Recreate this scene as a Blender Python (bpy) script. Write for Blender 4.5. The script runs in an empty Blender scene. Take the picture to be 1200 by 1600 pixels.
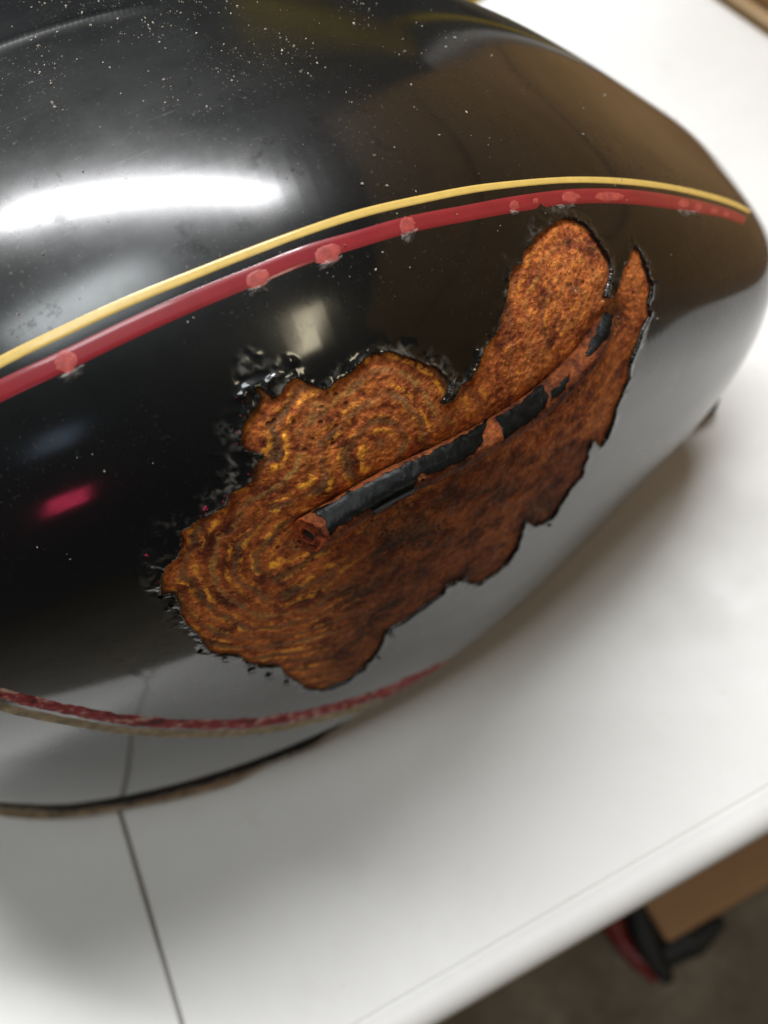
import bpy, bmesh, math, random
import numpy as np
from mathutils import Matrix, Vector

random.seed(7)
rng = np.random.default_rng(7)
scene = bpy.context.scene
COL = scene.collection

# ------------------------------------------------------------------ camera, world, lamps, exposure
FPX = 1200.0                                   # focal length in pixels of the 1200 x 1600 photograph
CAM = np.array([0.0, 0.0, 0.42])               # 42 cm above the table top (z = 0)
d1 = np.array([0.866, -0.5, 0.0]); d1 /= np.linalg.norm(d1)
d2 = np.array([-1172.0, -1902.0, 1200.0]); d2 -= d1 * (d1 @ d2); d2 /= np.linalg.norm(d2)
ROT = np.array([d1, d2, np.cross(d1, d2)])     # world <- camera (x right, y down, z forward)
cam_data = bpy.data.cameras.new('camera')
cam = bpy.data.objects.new('camera', cam_data); COL.objects.link(cam)
m4 = Matrix.Identity(4)
for r in range(3):
    m4[r][0] = ROT[r, 0]; m4[r][1] = -ROT[r, 1]; m4[r][2] = -ROT[r, 2]; m4[r][3] = CAM[r]
cam.matrix_world = m4
cam_data.sensor_fit = 'VERTICAL'; cam_data.sensor_height = 36.0; cam_data.lens = 27.0
cam_data.clip_start = 0.01; cam_data.clip_end = 60.0
cam_data.dof.use_dof = True; cam_data.dof.focus_distance = 0.225; cam_data.dof.aperture_fstop = 6.0
scene.camera = cam

world = bpy.data.worlds.new('World'); scene.world = world; world.use_nodes = True
bg = world.node_tree.nodes['Background']
bg.inputs['Color'].default_value = (0.80, 0.90, 1.0, 1); bg.inputs['Strength'].default_value = 0.03

def area(name, loc, target, sx, sy, power, col, roll=0.0, spread=180):
    l = bpy.data.lights.new(name, 'AREA'); l.shape = 'RECTANGLE'; l.size = sx; l.size_y = sy
    l.energy = power; l.color = col; l.spread = math.radians(spread)
    o = bpy.data.objects.new(name, l); COL.objects.link(o)
    d = Vector(target) - Vector(loc)
    o.matrix_world = Matrix.Translation(loc) @ d.to_track_quat('-Z', 'Y').to_matrix().to_4x4() @ Matrix.Rotation(roll, 4, 'Z')
    return o
# two ceiling fixtures of the workshop
area('ceiling_tube_light', (0.28, 1.06, 2.2), (0.28, 1.06, 0), 1.95, 0.27, 72, (0.98, 0.985, 1.0), math.radians(-36))
area('ceiling_panel_light', (-0.34, 0.06, 2.2), (-0.34, 0.06, 0), 0.80, 0.48, 9.5, (0.92, 0.98, 1.0), math.radians(5))
area('warm_fill_light', (1.02, -2.3, 2.2), (1.02, -2.3, 0), 0.34, 1.5, 12, (1.0, 0.88, 0.62))  # unseen lamp set by a gold reflection, added as front fill for the rust
area('bluish_reflection_light', (-1.40, -1.85, 2.17), (0, 0, .2), 0.34, 0.34, 0.30, (0.55, 0.75, 1.0))  # unseen source, added for a bluish patch mirrored in the paint
area('red_reflection_light', (-0.68, -0.86, 0.60), (0, .14, .26), 0.13, 0.11, 0.17, (1.0, 0.06, 0.16))  # added light, stands in for an unseen red object mirrored in the paint

vs = scene.view_settings
vs.view_transform = 'Standard'; vs.look = 'None'; vs.exposure = 0.2; vs.gamma = 1.0; vs.use_curve_mapping = False

# ------------------------------------------------------------------ helpers
def proj(P):
    q = (P - CAM) @ ROT
    return np.stack([600 + FPX * q[..., 0] / q[..., 2], 800 + FPX * q[..., 1] / q[..., 2]], -1)
def plane_pt(px, py, z=0.0):
    d = ROT @ np.array([(px - 600) / FPX, (py - 800) / FPX, 1.0])
    return CAM + d * ((z - CAM[2]) / d[2])

def tag(o, label=None, cat=None, group=None, kind=None):
    if label: o['label'] = label
    if cat: o['category'] = cat
    if group: o['group'] = group
    if kind: o['kind'] = kind
    return o
def link(name, me, mat=None, parent=None, smooth=True):
    o = bpy.data.objects.new(name, me); COL.objects.link(o)
    if mat is not None: me.materials.append(mat)
    if parent is not None: o.parent = parent
    if smooth: me.polygons.foreach_set('use_smooth', np.ones(len(me.polygons), bool))
    return o
def empty(name, loc=(0, 0, 0)):
    o = bpy.data.objects.new(name, None); COL.objects.link(o); o.location = loc; o.empty_display_size = .02
    return o
def np_mesh(name, verts, faces, attrs=None):
    """verts (n,3); faces (m,k) of constant k"""
    verts = np.asarray(verts, np.float32); faces = np.asarray(faces, np.int32)
    me = bpy.data.meshes.new(name)
    k = faces.shape[1]
    me.vertices.add(len(verts)); me.vertices.foreach_set('co', verts.ravel())
    me.loops.add(faces.size); me.loops.foreach_set('vertex_index', faces.ravel())
    me.polygons.add(len(faces))
    me.polygons.foreach_set('loop_start', np.arange(0, faces.size, k, dtype=np.int32))
    me.polygons.foreach_set('loop_total', np.full(len(faces), k, np.int32))
    me.update(calc_edges=True)
    for n, a in (attrs or {}).items():
        at = me.attributes.new(n, 'FLOAT', 'POINT'); at.data.foreach_set('value', np.asarray(a, np.float32))
    return me
def compact(verts, faces, attrs=None):
    used = np.unique(faces); mp = np.full(len(verts), -1, np.int64); mp[used] = np.arange(len(used))
    return verts[used], mp[faces], {k: v[used] for k, v in (attrs or {}).items()}
def grid_faces(n, m, wrap=False):
    i = np.arange(n - 1)[:, None]; j = np.arange(m if wrap else m - 1)[None, :]; j2 = (j + 1) % m
    return np.stack([i * m + j, i * m + j2, (i + 1) * m + j2, (i + 1) * m + j], -1).reshape(-1, 4)

def _hash(ix, iy, iz, seed):
    h = (ix.astype(np.int64) * 374761393 + iy.astype(np.int64) * 668265263 + iz.astype(np.int64) * 2147483647 + seed * 974711) & 0xffffffff
    h = ((h ^ (h >> 13)) * 1274126177) & 0xffffffff
    h = (h ^ (h >> 16)) & 0xffffffff
    return h / 4294967295.0
def vnoise(p, seed=0):
    f = np.floor(p); t = p - f; t = t * t * (3 - 2 * t); i = f.astype(np.int64); out = 0
    for dx in (0, 1):
        for dy in (0, 1):
            for dz in (0, 1):
                w = (t[..., 0] if dx else 1 - t[..., 0]) * (t[..., 1] if dy else 1 - t[..., 1]) * (t[..., 2] if dz else 1 - t[..., 2])
                out = out + w * _hash(i[..., 0] + dx, i[..., 1] + dy, i[..., 2] + dz, seed)
    return out * 2 - 1
def fbm(p, octaves=4, seed=0):
    s = 0; a = 1.0; tot = 0
    for o in range(octaves):
        s = s + a * vnoise(p * 2 ** o + 17.3 * o, seed + o); tot += a; a *= .5
    return s / tot
def smooth(x, a, b):
    t = np.clip((x - a) / (b - a), 0, 1); return t * t * (3 - 2 * t)
def spline(pts, n):
    pts = np.asarray(pts, float)
    t = np.concatenate([[0], np.cumsum(np.linalg.norm(np.diff(pts[:, :2], axis=0), axis=1))])
    tt = np.linspace(0, t[-1], n); d = np.gradient(pts, t, axis=0)
    i = np.clip(np.searchsorted(t, tt, 'right') - 1, 0, len(t) - 2); h = (t[i + 1] - t[i])[:, None]; u = ((tt - t[i])[:, None]) / h
    return (2*u**3-3*u**2+1)*pts[i] + (u**3-2*u**2+u)*h*d[i] + (-2*u**3+3*u**2)*pts[i+1] + (u**3-u**2)*h*d[i+1]

# ------------------------------------------------------------------ materials
class NT:
    def __init__(s, name):
        s.m = bpy.data.materials.new(name); s.m.use_nodes = True; s.t = s.m.node_tree
        s.b = s.t.nodes['Principled BSDF']; s.out = s.t.nodes['Material Output']
    def n(s, typ, **kw):
        x = s.t.nodes.new(typ)
        for k, v in kw.items():
            if k.startswith('i_'): x.inputs[k[2:].replace('_', ' ')].default_value = v
            else: setattr(x, k, v)
        return x
    def l(s, a, b): s.t.links.new(a, b)
    def coords(s): return s.n('ShaderNodeTexCoord').outputs['Object']
    def noise(s, scale, detail=4, rough=.55, vec=None, dist=0.0):
        x = s.n('ShaderNodeTexNoise'); x.inputs['Scale'].default_value = scale; x.inputs['Detail'].default_value = detail
        x.inputs['Roughness'].default_value = rough; x.inputs['Distortion'].default_value = dist
        s.l(vec if vec is not None else s.coords(), x.inputs['Vector']); return x.outputs['Fac']
    def ramp(s, fac, stops, interp='LINEAR'):
        r = s.n('ShaderNodeValToRGB'); r.color_ramp.interpolation = interp; e = r.color_ramp.elements
        while len(e) < len(stops): e.new(.5)
        for x, (p, c) in zip(e, stops): x.position = p; x.color = (c, c, c, 1) if isinstance(c, (int, float)) else (*c, 1)
        s.l(fac, r.inputs['Fac']); return r.outputs['Color']
    def mix(s, fac, a, b, typ='MIX'):
        x = s.n('ShaderNodeMix', data_type='RGBA', blend_type=typ)
        for k, v in ((0, fac), (6, a), (7, b)):
            if hasattr(v, 'is_linked') or isinstance(v, bpy.types.NodeSocket): s.l(v, x.inputs[k])
            elif k == 0: x.inputs[0].default_value = v
            else: x.inputs[k].default_value = (*v, 1)
        return x.outputs[2]
    def math(s, op, a, b=None):
        x = s.n('ShaderNodeMath', operation=op)
        for k, v in enumerate((a, b)):
            if v is None: continue
            if isinstance(v, bpy.types.NodeSocket): s.l(v, x.inputs[k])
            else: x.inputs[k].default_value = v
        return x.outputs[0]
    def attr(s, name): return s.n('ShaderNodeAttribute', attribute_name=name).outputs['Fac']
    def bump(s, h, strength, dist):
        x = s.n('ShaderNodeBump'); x.inputs['Strength'].default_value = strength; x.inputs['Distance'].default_value = dist
        s.l(h, x.inputs['Height']); s.l(x.outputs[0], s.b.inputs['Normal']); return x.outputs[0]
    def set(s, **kw):
        for k, v in kw.items():
            inp = s.b.inputs[k.replace('_', ' ')]
            if isinstance(v, bpy.types.NodeSocket): s.l(v, inp)
            else: inp.default_value = (*v, 1) if isinstance(v, tuple) and len(v) == 3 else v
        return s.m

def mat_paint(name, base=(.0045, .0048, .0045), dusty=1.0):
    k = NT(name)
    haze = k.noise(22, 5, .65)
    spk = k.noise(900, 2, .5)
    spots = k.ramp(spk, [(.64, 0.0), (.72, 1.0)])
    zone = k.ramp(k.noise(35, 3, .6), [(.42, 0.0), (.7, 1.0)])
    fac = k.math('MULTIPLY', k.math('MULTIPLY', spots, zone), k.math('ADD', k.math('MULTIPLY', k.attr('dusty'), .40), .10))
    col = k.mix(fac, base, (.20, .19, .17))
    ml = k.math('MULTIPLY', k.attr('milky'), k.ramp(k.noise(330, 5, .7), [(.40, 0.0), (.58, 1.0)]))
    col = k.mix(ml, col, (.36, .35, .31))
    # fine scratches: noise stretched along the tank
    mp = k.n('ShaderNodeMapping'); mp.inputs['Scale'].default_value = (30, 900, 300); mp.inputs['Rotation'].default_value = (0, .3, .5)
    k.l(k.coords(), mp.inputs['Vector'])
    scr = k.ramp(k.noise(1.0, 3, .6, mp.outputs[0]), [(.64, 0.0), (.72, 1.0)])
    rough = k.math('ADD', k.ramp(haze, [(.3, .34), (.75, .52)]), k.math('MULTIPLY', scr, .15))
    du = k.attr('dusty')
    crough = k.math('ADD', k.ramp(haze, [(.3, .075), (.8, .115)]), k.math('MULTIPLY', k.math('MULTIPLY', scr, zone), .10))
    crough = k.math('ADD', crough, k.math('MULTIPLY', du, k.ramp(haze, [(.3, .09), (.75, .17)])))
    k.bump(k.noise(160, 3, .5), .02, .002)
    return k.set(Base_Color=col, Roughness=rough, IOR=1.4, Specular_IOR_Level=.22, Coat_Weight=k.math('SUBTRACT', 1.0, k.math('MULTIPLY', k.math('MULTIPLY', k.ramp(k.noise(130, 5, .7), [(.57, 0.0), (.66, 1.0)]), k.ramp(k.noise(24, 2, .5), [(.48, .1), (.6, 1.0)])), k.math('MULTIPLY', du, .75))), Coat_Roughness=crough, Coat_IOR=1.66)
M_PAINT = mat_paint('black gloss paint')

def mat_rust(name, tube=False, mul=(.62, .57, .55)):
    k = NT(name); co = k.coords()
    grain = k.noise(700, 3, .6, co); fine = k.noise(270, 6, .70, co); mid = k.noise(95, 5, .62, co); big = k.noise(36, 3, .5, co)
    c0 = lambda x, m: k.math('MULTIPLY', k.math('SUBTRACT', x, .5), m)
    if tube: ring = k.math('MULTIPLY', k.noise(60, 2, .5, co), 9.0); rm = k.math('MULTIPLY', big, .6); tone = k.math('ADD', big, .15)
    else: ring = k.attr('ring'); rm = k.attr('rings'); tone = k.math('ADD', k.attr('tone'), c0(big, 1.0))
    ph = k.math('ADD', ring, k.math('ADD', c0(mid, 6.5), c0(fine, 3.6)))
    base = k.ramp(k.math('ADD', k.math('ADD', c0(mid, 1.7), c0(fine, 1.1)), .5), [(.20, (.085, .024, .012)), (.40, (.21, .058, .020)), (.56, (.37, .118, .030)), (.78, (.52, .205, .052))])
    # thin ochre threads and grey-green scale that follow the growth rings
    th1 = k.ramp(k.math('SINE', ph), [(.05, 0.0), (.75, 1.0)])
    yfac = k.math('MULTIPLY', k.math('MULTIPLY', k.math('MULTIPLY', th1, rm), k.ramp(fine, [(.44, 0.0), (.60, 1.0)])), k.ramp(k.noise(55, 3, .6, co), [(.40, .1), (.58, 1.0)]))
    col = k.mix(yfac, base, (.72, .36, .042))
    th2 = k.ramp(k.math('SINE', k.math('ADD', k.math('MULTIPLY', ph, .62), 2.3)), [(.35, 0.0), (.85, 1.0)])
    gfac = k.math('MULTIPLY', k.math('MULTIPLY', th2, k.math('ADD', k.math('MULTIPLY', rm, .62), .14)), k.ramp(fine, [(.38, .15), (.58, 1.0)]))
    col = k.mix(gfac, col, (.135, .100, .050))
    bnd = k.math('MULTIPLY', k.math('SINE', k.math('ADD', k.math('MULTIPLY', ph, .8), 1.0)), k.math('MULTIPLY', k.math('MULTIPLY', rm, .30), k.ramp(k.noise(50, 3, .6, co), [(.42, .15), (.60, 1.0)])))
    bc = k.n('ShaderNodeCombineColor')
    for q in range(3): k.l(k.math('ADD', bnd, 1.0), bc.inputs[q])
    col = k.mix(1.0, col, bc.outputs[0], 'MULTIPLY')
    redm = k.ramp(k.noise(95, 4, .65, co), [(.52, 0.0), (.66, .75)])
    col = k.mix(redm, col, (.145, .034, .017))
    # darker, redder rust and painted shade by tone, with patches of black scale
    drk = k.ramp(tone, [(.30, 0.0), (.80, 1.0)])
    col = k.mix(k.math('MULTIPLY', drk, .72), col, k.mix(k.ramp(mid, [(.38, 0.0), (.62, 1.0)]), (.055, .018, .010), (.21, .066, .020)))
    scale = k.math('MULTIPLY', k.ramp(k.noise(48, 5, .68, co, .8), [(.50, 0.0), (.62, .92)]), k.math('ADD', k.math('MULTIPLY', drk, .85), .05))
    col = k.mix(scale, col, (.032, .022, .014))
    vo = k.n('ShaderNodeTexVoronoi', feature='F1'); vo.inputs['Scale'].default_value = 300; k.l(co, vo.inputs['Vector'])
    pit = k.ramp(vo.outputs['Distance'], [(.10, 1.0), (.30, 0.0)]); rim = k.ramp(vo.outputs['Distance'], [(.22, 0.0), (.34, 1.0), (.46, 0.0)])
    pz = k.ramp(k.noise(50, 3, .5, co), [(.54, 0.0), (.64, .9)])
    pitm = k.math('MULTIPLY', pit, pz)
    col = k.mix(k.math('MULTIPLY', pitm, .8), col, (.040, .012, .008))
    col = k.mix(k.math('MULTIPLY', k.math('MULTIPLY', rim, pz), .35), col, (.50, .20, .05))
    gr = k.ramp(grain, [(.30, .80), (.5, 1.25), (.70, 1.8)])
    col = k.mix(1.0, col, gr, 'MULTIPLY')
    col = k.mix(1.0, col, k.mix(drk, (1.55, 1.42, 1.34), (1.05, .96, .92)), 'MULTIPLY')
    if not tube:
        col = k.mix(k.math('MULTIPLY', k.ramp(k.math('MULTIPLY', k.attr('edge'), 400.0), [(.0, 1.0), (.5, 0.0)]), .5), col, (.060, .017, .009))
    if tube: col = k.mix(1.0, col, mul, 'MULTIPLY')
    hgt = k.math('SUBTRACT', k.math('ADD', k.math('ADD', fine, k.math('MULTIPLY', grain, .6)), k.math('MULTIPLY', mid, .8)), k.math('MULTIPLY', pitm, .7))
    k.bump(hgt, 1.0, .0010)
    return k.set(Base_Color=col, Roughness=k.ramp(fine, [(.3, .95), (.7, .60)]), IOR=1.4, Specular_IOR_Level=.3)
M_RUST = mat_rust('layered rust'); M_RUST_TUBE = mat_rust('rust on tube', True); M_RUST_MOUTH = mat_rust('crusted rust', True, (1.0, .72, .66))

def simple(name, col, rough=.5, nscale=60, var=.12, bump=0.0, bdist=.001, **kw):
    k = NT(name); nz = k.noise(nscale, 5, .6)
    c2 = tuple(max(0, c * (1 - 2 * var)) for c in col); c1 = tuple(min(1, c * (1 + var)) for c in col)
    if bump: k.bump(k.noise(nscale * 4, 4, .6), bump, bdist)
    return k.set(Base_Color=k.ramp(nz, [(.3, c2), (.7, c1)]), Roughness=rough, **kw)
M_FLAKE = simple('loose black paint', (.006, .0065, .006), .30, 300, .3, .10, .0006, IOR=1.4, Specular_IOR_Level=.16)
M_YELLOW = simple('gold pinstripe', (.72, .50, .13), .38, 300, .05, 0, .0004, Coat_Weight=.5, Coat_Roughness=.12)
M_CREAM = simple('faded gold pinstripe', (.46, .37, .22), .6, 200, .30, .1, .0004, Specular_IOR_Level=.12)
M_RED = simple('red pinstripe', (.27, .019, .025), .34, 90, .08, 0, .0004, Coat_Weight=.6, Coat_Roughness=.1)
def mat_red_worn():
    k = NT('worn red pinstripe'); a = k.noise(210, 4, .65); b = k.noise(60, 3, .5)
    col = k.ramp(a, [(.38, (.07, .010, .010)), (.44, (.30, .020, .024)), (.53, (.40, .045, .045)), (.58, (.56, .22, .19)), (.64, (.66, .52, .44))])
    return k.set(Base_Color=col, Roughness=.6, Specular_IOR_Level=.12)
M_REDWORN = mat_red_worn()
M_SALMON = simple('blistered red film', (.44, .075, .062), .42, 420, .18, .25, .0004, Coat_Weight=.3, Coat_Roughness=.2)
def mat_film():
    k = NT('clear lacquer film'); k.bump(k.noise(500, 3, .6), .5, .0006)
    return k.set(Base_Color=(.55, .52, .48), Roughness=.16, IOR=1.6, Alpha=k.ramp(k.noise(420, 4, .65), [(.42, .03), (.70, .40)]))
M_FILM = mat_film()
def mat_table():
    k = NT('white moulded plastic'); sm = k.ramp(k.noise(11, 5, .65), [(.35, (.755, .75, .725)), (.65, (.80, .797, .775))])
    sp = k.ramp(k.noise(160, 3, .6), [(.70, 0.0), (.78, .5)]); st = k.ramp(k.noise(16, 4, .7, None, .5), [(.62, 0.0), (.74, .22)])
    col = k.mix(st, k.mix(sp, sm, (.45, .42, .37)), (.62, .57, .49)); k.bump(k.noise(500, 3, .5), .08, .0005)
    return k.set(Base_Color=col, Roughness=k.ramp(k.noise(20, 4, .6), [(.3, .34), (.7, .5)]))
M_TABLE = mat_table()
M_GAP = simple('dark gap', (.02, .02, .018), .8)
M_BARE = simple('tan bare seam metal', (.36, .27, .16), .32, 130, .3, .25, .0006, Metallic=.35)
def mat_crust():
    k = NT('tarry black seam'); k.bump(k.noise(700, 5, .7), .8, .0012)
    return k.set(Base_Color=k.ramp(k.noise(350, 4, .6), [(.4, (.008, .007, .006)), (.62, (.022, .015, .009)), (.78, (.10, .065, .03))]), Roughness=.6)
M_CRUST = mat_crust()
M_BLACK = simple('black rubber', (.010, .010, .010), .55)
def mat_floor():
    k = NT('stained concrete floor'); a = k.noise(7, 6, .65); b = k.noise(40, 5, .7); c = k.noise(2.5, 3, .5)
    f = k.math('ADD', k.math('MULTIPLY', a, .6), k.math('MULTIPLY', b, .4))
    col = k.ramp(f, [(.3, (.09, .075, .052)), (.48, (.20, .165, .12)), (.62, (.32, .27, .20)), (.8, (.46, .40, .31))])
    k.bump(b, .4, .004)
    return k.set(Base_Color=k.mix(k.ramp(c, [(.4, 0.0), (.6, .6)]), col, (.17, .145, .10)), Roughness=.85)
M_FLOOR = mat_floor()
def mat_cardboard(name, a, b):
    k = NT(name)
    mp = k.n('ShaderNodeMapping'); mp.inputs['Scale'].default_value = (1, 60, 1); k.l(k.coords(), mp.inputs['Vector'])
    f = k.math('ADD', k.math('MULTIPLY', k.noise(6, 5, .6), .6), k.math('MULTIPLY', k.noise(3, 3, .5, mp.outputs[0]), .4))
    k.bump(f, .2, .002)
    return k.set(Base_Color=k.ramp(f, [(.35, a), (.65, b)]), Roughness=.75)
M_CARD = mat_cardboard('brown cardboard', (.40, .22, .10), (.46, .265, .13))
def mat_wood(name, a, b, c, sc=(2, 30, 30), rough=.5):
    k = NT(name)
    mp = k.n('ShaderNodeMapping'); mp.inputs['Scale'].default_value = sc; k.l(k.coords(), mp.inputs['Vector'])
    f = k.noise(2.2, 6, .65, mp.outputs[0], .6); k.bump(f, .25, .002)
    return k.set(Base_Color=k.ramp(f, [(.3, a), (.5, b), (.7, c)]), Roughness=rough)
M_PLY = mat_wood('brown plywood', (.44, .24, .08), (.60, .34, .13), (.68, .41, .165), (6, 3, 26))
M_RAIL = mat_wood('tan timber', (.30, .19, .085), (.42, .28, .14), (.50, .35, .18), (20, 2, 26))
M_REDTOOL = simple('red plastic', (.22, .012, .010), .4)

# ------------------------------------------------------------------ setting: floor, table, panel
def box_bm(bm, lo, hi, bev=0.0, seg=2):
    r = bmesh.ops.create_cube(bm, size=1.0)
    for v in r['verts']:
        v.co = Vector([(lo[i] + hi[i]) / 2 + v.co[i] * (hi[i] - lo[i]) for i in range(3)])
    if bev:
        es = set(e for v in r['verts'] for e in v.link_edges)
        bmesh.ops.bevel(bm, geom=list(es), offset=bev, segments=seg, affect='EDGES', profile=.5)
def box(name, lo, hi, mat, parent=None, bev=0.0, seg=2):
    bm = bmesh.new(); box_bm(bm, lo, hi, bev, seg); me = bpy.data.meshes.new(name); bm.to_mesh(me); bm.free()
    return link(name, me, mat, parent, smooth=False)

FLOOR_Z = -0.74
me = np_mesh('floor', [(-4, -3, FLOOR_Z), (5, -3, FLOOR_Z), (5, 5, FLOOR_Z), (-4, 5, FLOOR_Z)], [(0, 1, 2, 3)])
tag(link('floor', me, M_FLOOR, smooth=False), kind='structure')

SEAM_X = -0.2158; EDGE_Y = -0.0075; END_X = 0.4085; FAR_Y = 0.60; LEFT_X = -0.84
table = empty('folding_table', ((SEAM_X + END_X) / 2, .3, FLOOR_Z))
tag(table, 'white plastic folding table with a dark fold line, carrying the black tank', 'table')
T_OFF = Vector(table.location)
def child_local(o):
    if o.parent.type == 'EMPTY': o.matrix_parent_inverse = Matrix.Translation(-T_OFF)
def table_leaf(x0, x1, outer_left):
    """one leaf: flat top, fine groove, rounded rim on the outer sides, straight at the fold"""
    # profile from the flat top outwards: (distance beyond the groove line, z)
    prof = [(-.004, 0), (-.0012, 0), (-.0006, -.0008), (.0006, -.0008), (.0012, -.0002), (.006, -.0004)]
    for a in np.linspace(0, math.pi / 2, 9): prof.append((.006 + .011 * math.sin(a), -.0004 - .012 * (1 - math.cos(a))))
    prof += [(.0172, -.030), (.015, -.033), (-.01, -.033)]
    verts = []; faces = []
    rings = []
    for off, z in prof:
        r = .012 + max(off, 0)
        pts = []
        oy0 = EDGE_Y - off; oy1 = FAR_Y + off
        if outer_left:
            ox = x0 - off
            path = [(x1, oy0), (ox, oy0), (ox, oy1), (x1, oy1)]
        else:
            ox = x1 + off
            path = [(x0, oy0), (ox, oy0), (ox, oy1), (x0, oy1)]
        # rounded corners
        full = [path[0]]
        for c, (pv, nx) in ((1, (0, 2)), (2, (1, 3))):
            p = np.array(path[c]); a = np.array(path[pv]) - p; a = a / np.linalg.norm(a); b = np.array(path[nx]) - p; b = b / np.linalg.norm(b)
            rc = .03 + off
            for t in np.linspace(0, math.pi / 2, 9):
                cc = p + (a + b) * rc; full.append(tuple(cc - a * rc * math.sin(t) - b * rc * math.cos(t)) if False else tuple(cc - b * rc * math.cos(t) - a * rc * math.sin(t)))
        full.append(path[3])
        rings.append([(x, y, z) for x, y in full])
    R_ = np.array(rings); n, m, _ = R_.shape
    V = R_.reshape(-1, 3); F = [tuple(f) for f in grid_faces(n, m)]
    bm = bmesh.new(); bv = [bm.verts.new(v) for v in V]
    for f in F: bm.faces.new([bv[i] for i in f])
    top = [bv[i] for i in range(m)]; bm.faces.new(top)
    bm.faces.new([bv[(n - 1) * m + i] for i in range(m)][::-1])
    # wall at the fold
    bm.faces.new([bv[i * m] for i in range(n)] + [bv[i * m + m - 1] for i in range(n)][::-1])
    bmesh.ops.recalc_face_normals(bm, faces=bm.faces)
    me = bpy.data.meshes.new('table_leaf'); bm.to_mesh(me); bm.free()
    o = link('table_leaf', me, M_TABLE, table); child_local(o)
    try:
        with bpy.context.temp_override(active_object=o, object=o, selected_objects=[o], selected_editable_objects=[o]): bpy.ops.object.shade_smooth_by_angle(angle=math.radians(35))
    except Exception: pass
    return o
table_leaf(SEAM_X + .0014, END_X, False)
table_leaf(LEFT_X, SEAM_X - .0014, True)
child_local(box('fold_hinge', (SEAM_X - .03, EDGE_Y + .01, -.045), (SEAM_X + .03, FAR_Y - .01, -.034), M_GAP, table))
for lx, ly in ((-.75, .08), (-.75, .52), (.33, .08), (.33, .52)):
    child_local(box('leg', (lx - .014, ly - .014, FLOOR_Z), (lx + .014, ly + .014, -.034), simple('grey leg steel', (.25, .25, .25), .4, Metallic=.6), table, .006))

# brown timber-framed plywood panel standing on the floor past the end of the table
PX = 0.455
panel = empty('plywood_panel', (PX, .3, FLOOR_Z)); tag(panel, 'brown plywood panel with a tan rail standing past the table end', 'panel')
T_OFF = Vector(panel.location)
RAILZ = plane_pt(1200, 0, 0)
def at_x(px, py, X):
    d = ROT @ np.array([(px - 600) / FPX, (py - 800) / FPX, 1.0]); return CAM + d * (X / d[0])
z_rail_top = at_x(1150, 3, PX)[2]
child_local(box('rail', (PX, -.55, z_rail_top - .09), (PX + .022, 0.555, z_rail_top), M_RAIL, panel, .003))
zz = z_rail_top + .004
for i, hgt in enumerate((.24, .20, .24)):
    child_local(box('board', (PX + .008, -.55 + .012 * i, zz), (PX + .024, 0.555 - .006 * i, zz + hgt), M_PLY, panel, .002)); zz += hgt + .006
child_local(box('board', (PX + .008, -.54, FLOOR_Z + .02), (PX + .024, 0.55, z_rail_top - .094), M_PLY, panel, .002))
for y in (-.5, .05, .5):
    child_local(box('post', (PX + .026, y - .03, FLOOR_Z), (PX + .06, y + .03, zz), M_RAIL, panel, .003))

child_local(box('end_strip', (PX - .002, .559, -.05), (PX + .026, .580, .34), M_TABLE, panel, .002))

# cardboard box and tool under the near edge of the table
zc = -0.50
A = plane_pt(1006, 1425, zc); B = plane_pt(1046, 1473, zc); Cc = plane_pt(1200, 1383, zc)
cb = empty('cardboard_box', (B[0] + .15, B[1] + .1, FLOOR_Z)); tag(cb, 'brown cardboard box on the floor below the table edge', 'box')
T_OFF = Vector(cb.location)
ya = B[1]
child_local(box('lid', (B[0] - .002, ya, zc - .012), (B[0] + .42, ya + .30, zc), M_CARD, cb, .004))
child_local(box('side_wall', (B[0] + .03, ya + .10, FLOOR_Z), (B[0] + .40, ya + .28, zc - .013), M_CARD, cb, .003))

def sweep(name, path, radii, mat, parent=None, seg=14, flat=1.0):
    path = np.array(path, float); radii = np.array(radii, float); n = len(path)
    T = np.gradient(path, axis=0); T /= np.linalg.norm(T, axis=1)[:, None]
    upv = np.array([0, 0, 1.0]); S = np.cross(T, upv); S /= np.linalg.norm(S, axis=1)[:, None] + 1e-9; U = np.cross(S, T)
    a = np.linspace(0, 2 * math.pi, seg, endpoint=False)
    V = path[:, None] + radii[:, None, None] * (np.cos(a)[None, :, None] * S[:, None] + flat * np.sin(a)[None, :, None] * U[:, None])
    V = V.reshape(-1, 3); F = grid_faces(n, seg, True)
    bm = bmesh.new(); bv = [bm.verts.new(v) for v in V]
    for f in F: bm.faces.new([bv[i] for i in f])
    bm.faces.new(bv[:seg][::-1]); bm.faces.new(bv[-seg:]); bmesh.ops.recalc_face_normals(bm, faces=bm.faces)
    me = bpy.data.meshes.new(name); bm.to_mesh(me); bm.free(); return link(name, me, mat, parent)
def floor_path(px, z, n=24): 
    s = spline(px, n); return [plane_pt(x, y, z) for x, y in s[:, :2]]
z0 = FLOOR_Z + .02
tool = empty('hand_tool', tuple(plane_pt(1020, 1500, FLOOR_Z))); tag(tool, 'red and black handled tool lying on the floor beside the cardboard box', 'tool')
T_OFF = Vector(tool.location)
pth = floor_path([(925, 1395), (950, 1430), (972, 1472), (995, 1497), (1012, 1512), (1026, 1532)], z0)
child_local(sweep('red_handle', pth, np.interp(np.linspace(0, 1, 24), [0, .3, .5, .8, 1], [.018, .017, .010, .012, .007]), M_REDTOOL, tool, 14, .7))
pth = floor_path([(985, 1385), (1003, 1440), (1018, 1490), (1032, 1512), (1046, 1536)], z0 + .002)
child_local(sweep('black_handle', pth, np.interp(np.linspace(0, 1, 24), [0, .5, .85, 1], [.016, .020, .013, .006]), M_BLACK, tool, 14, .7))
pth = floor_path([(1030, 1500), (1058, 1482), (1095, 1462), (1130, 1437)], z0)
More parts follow.
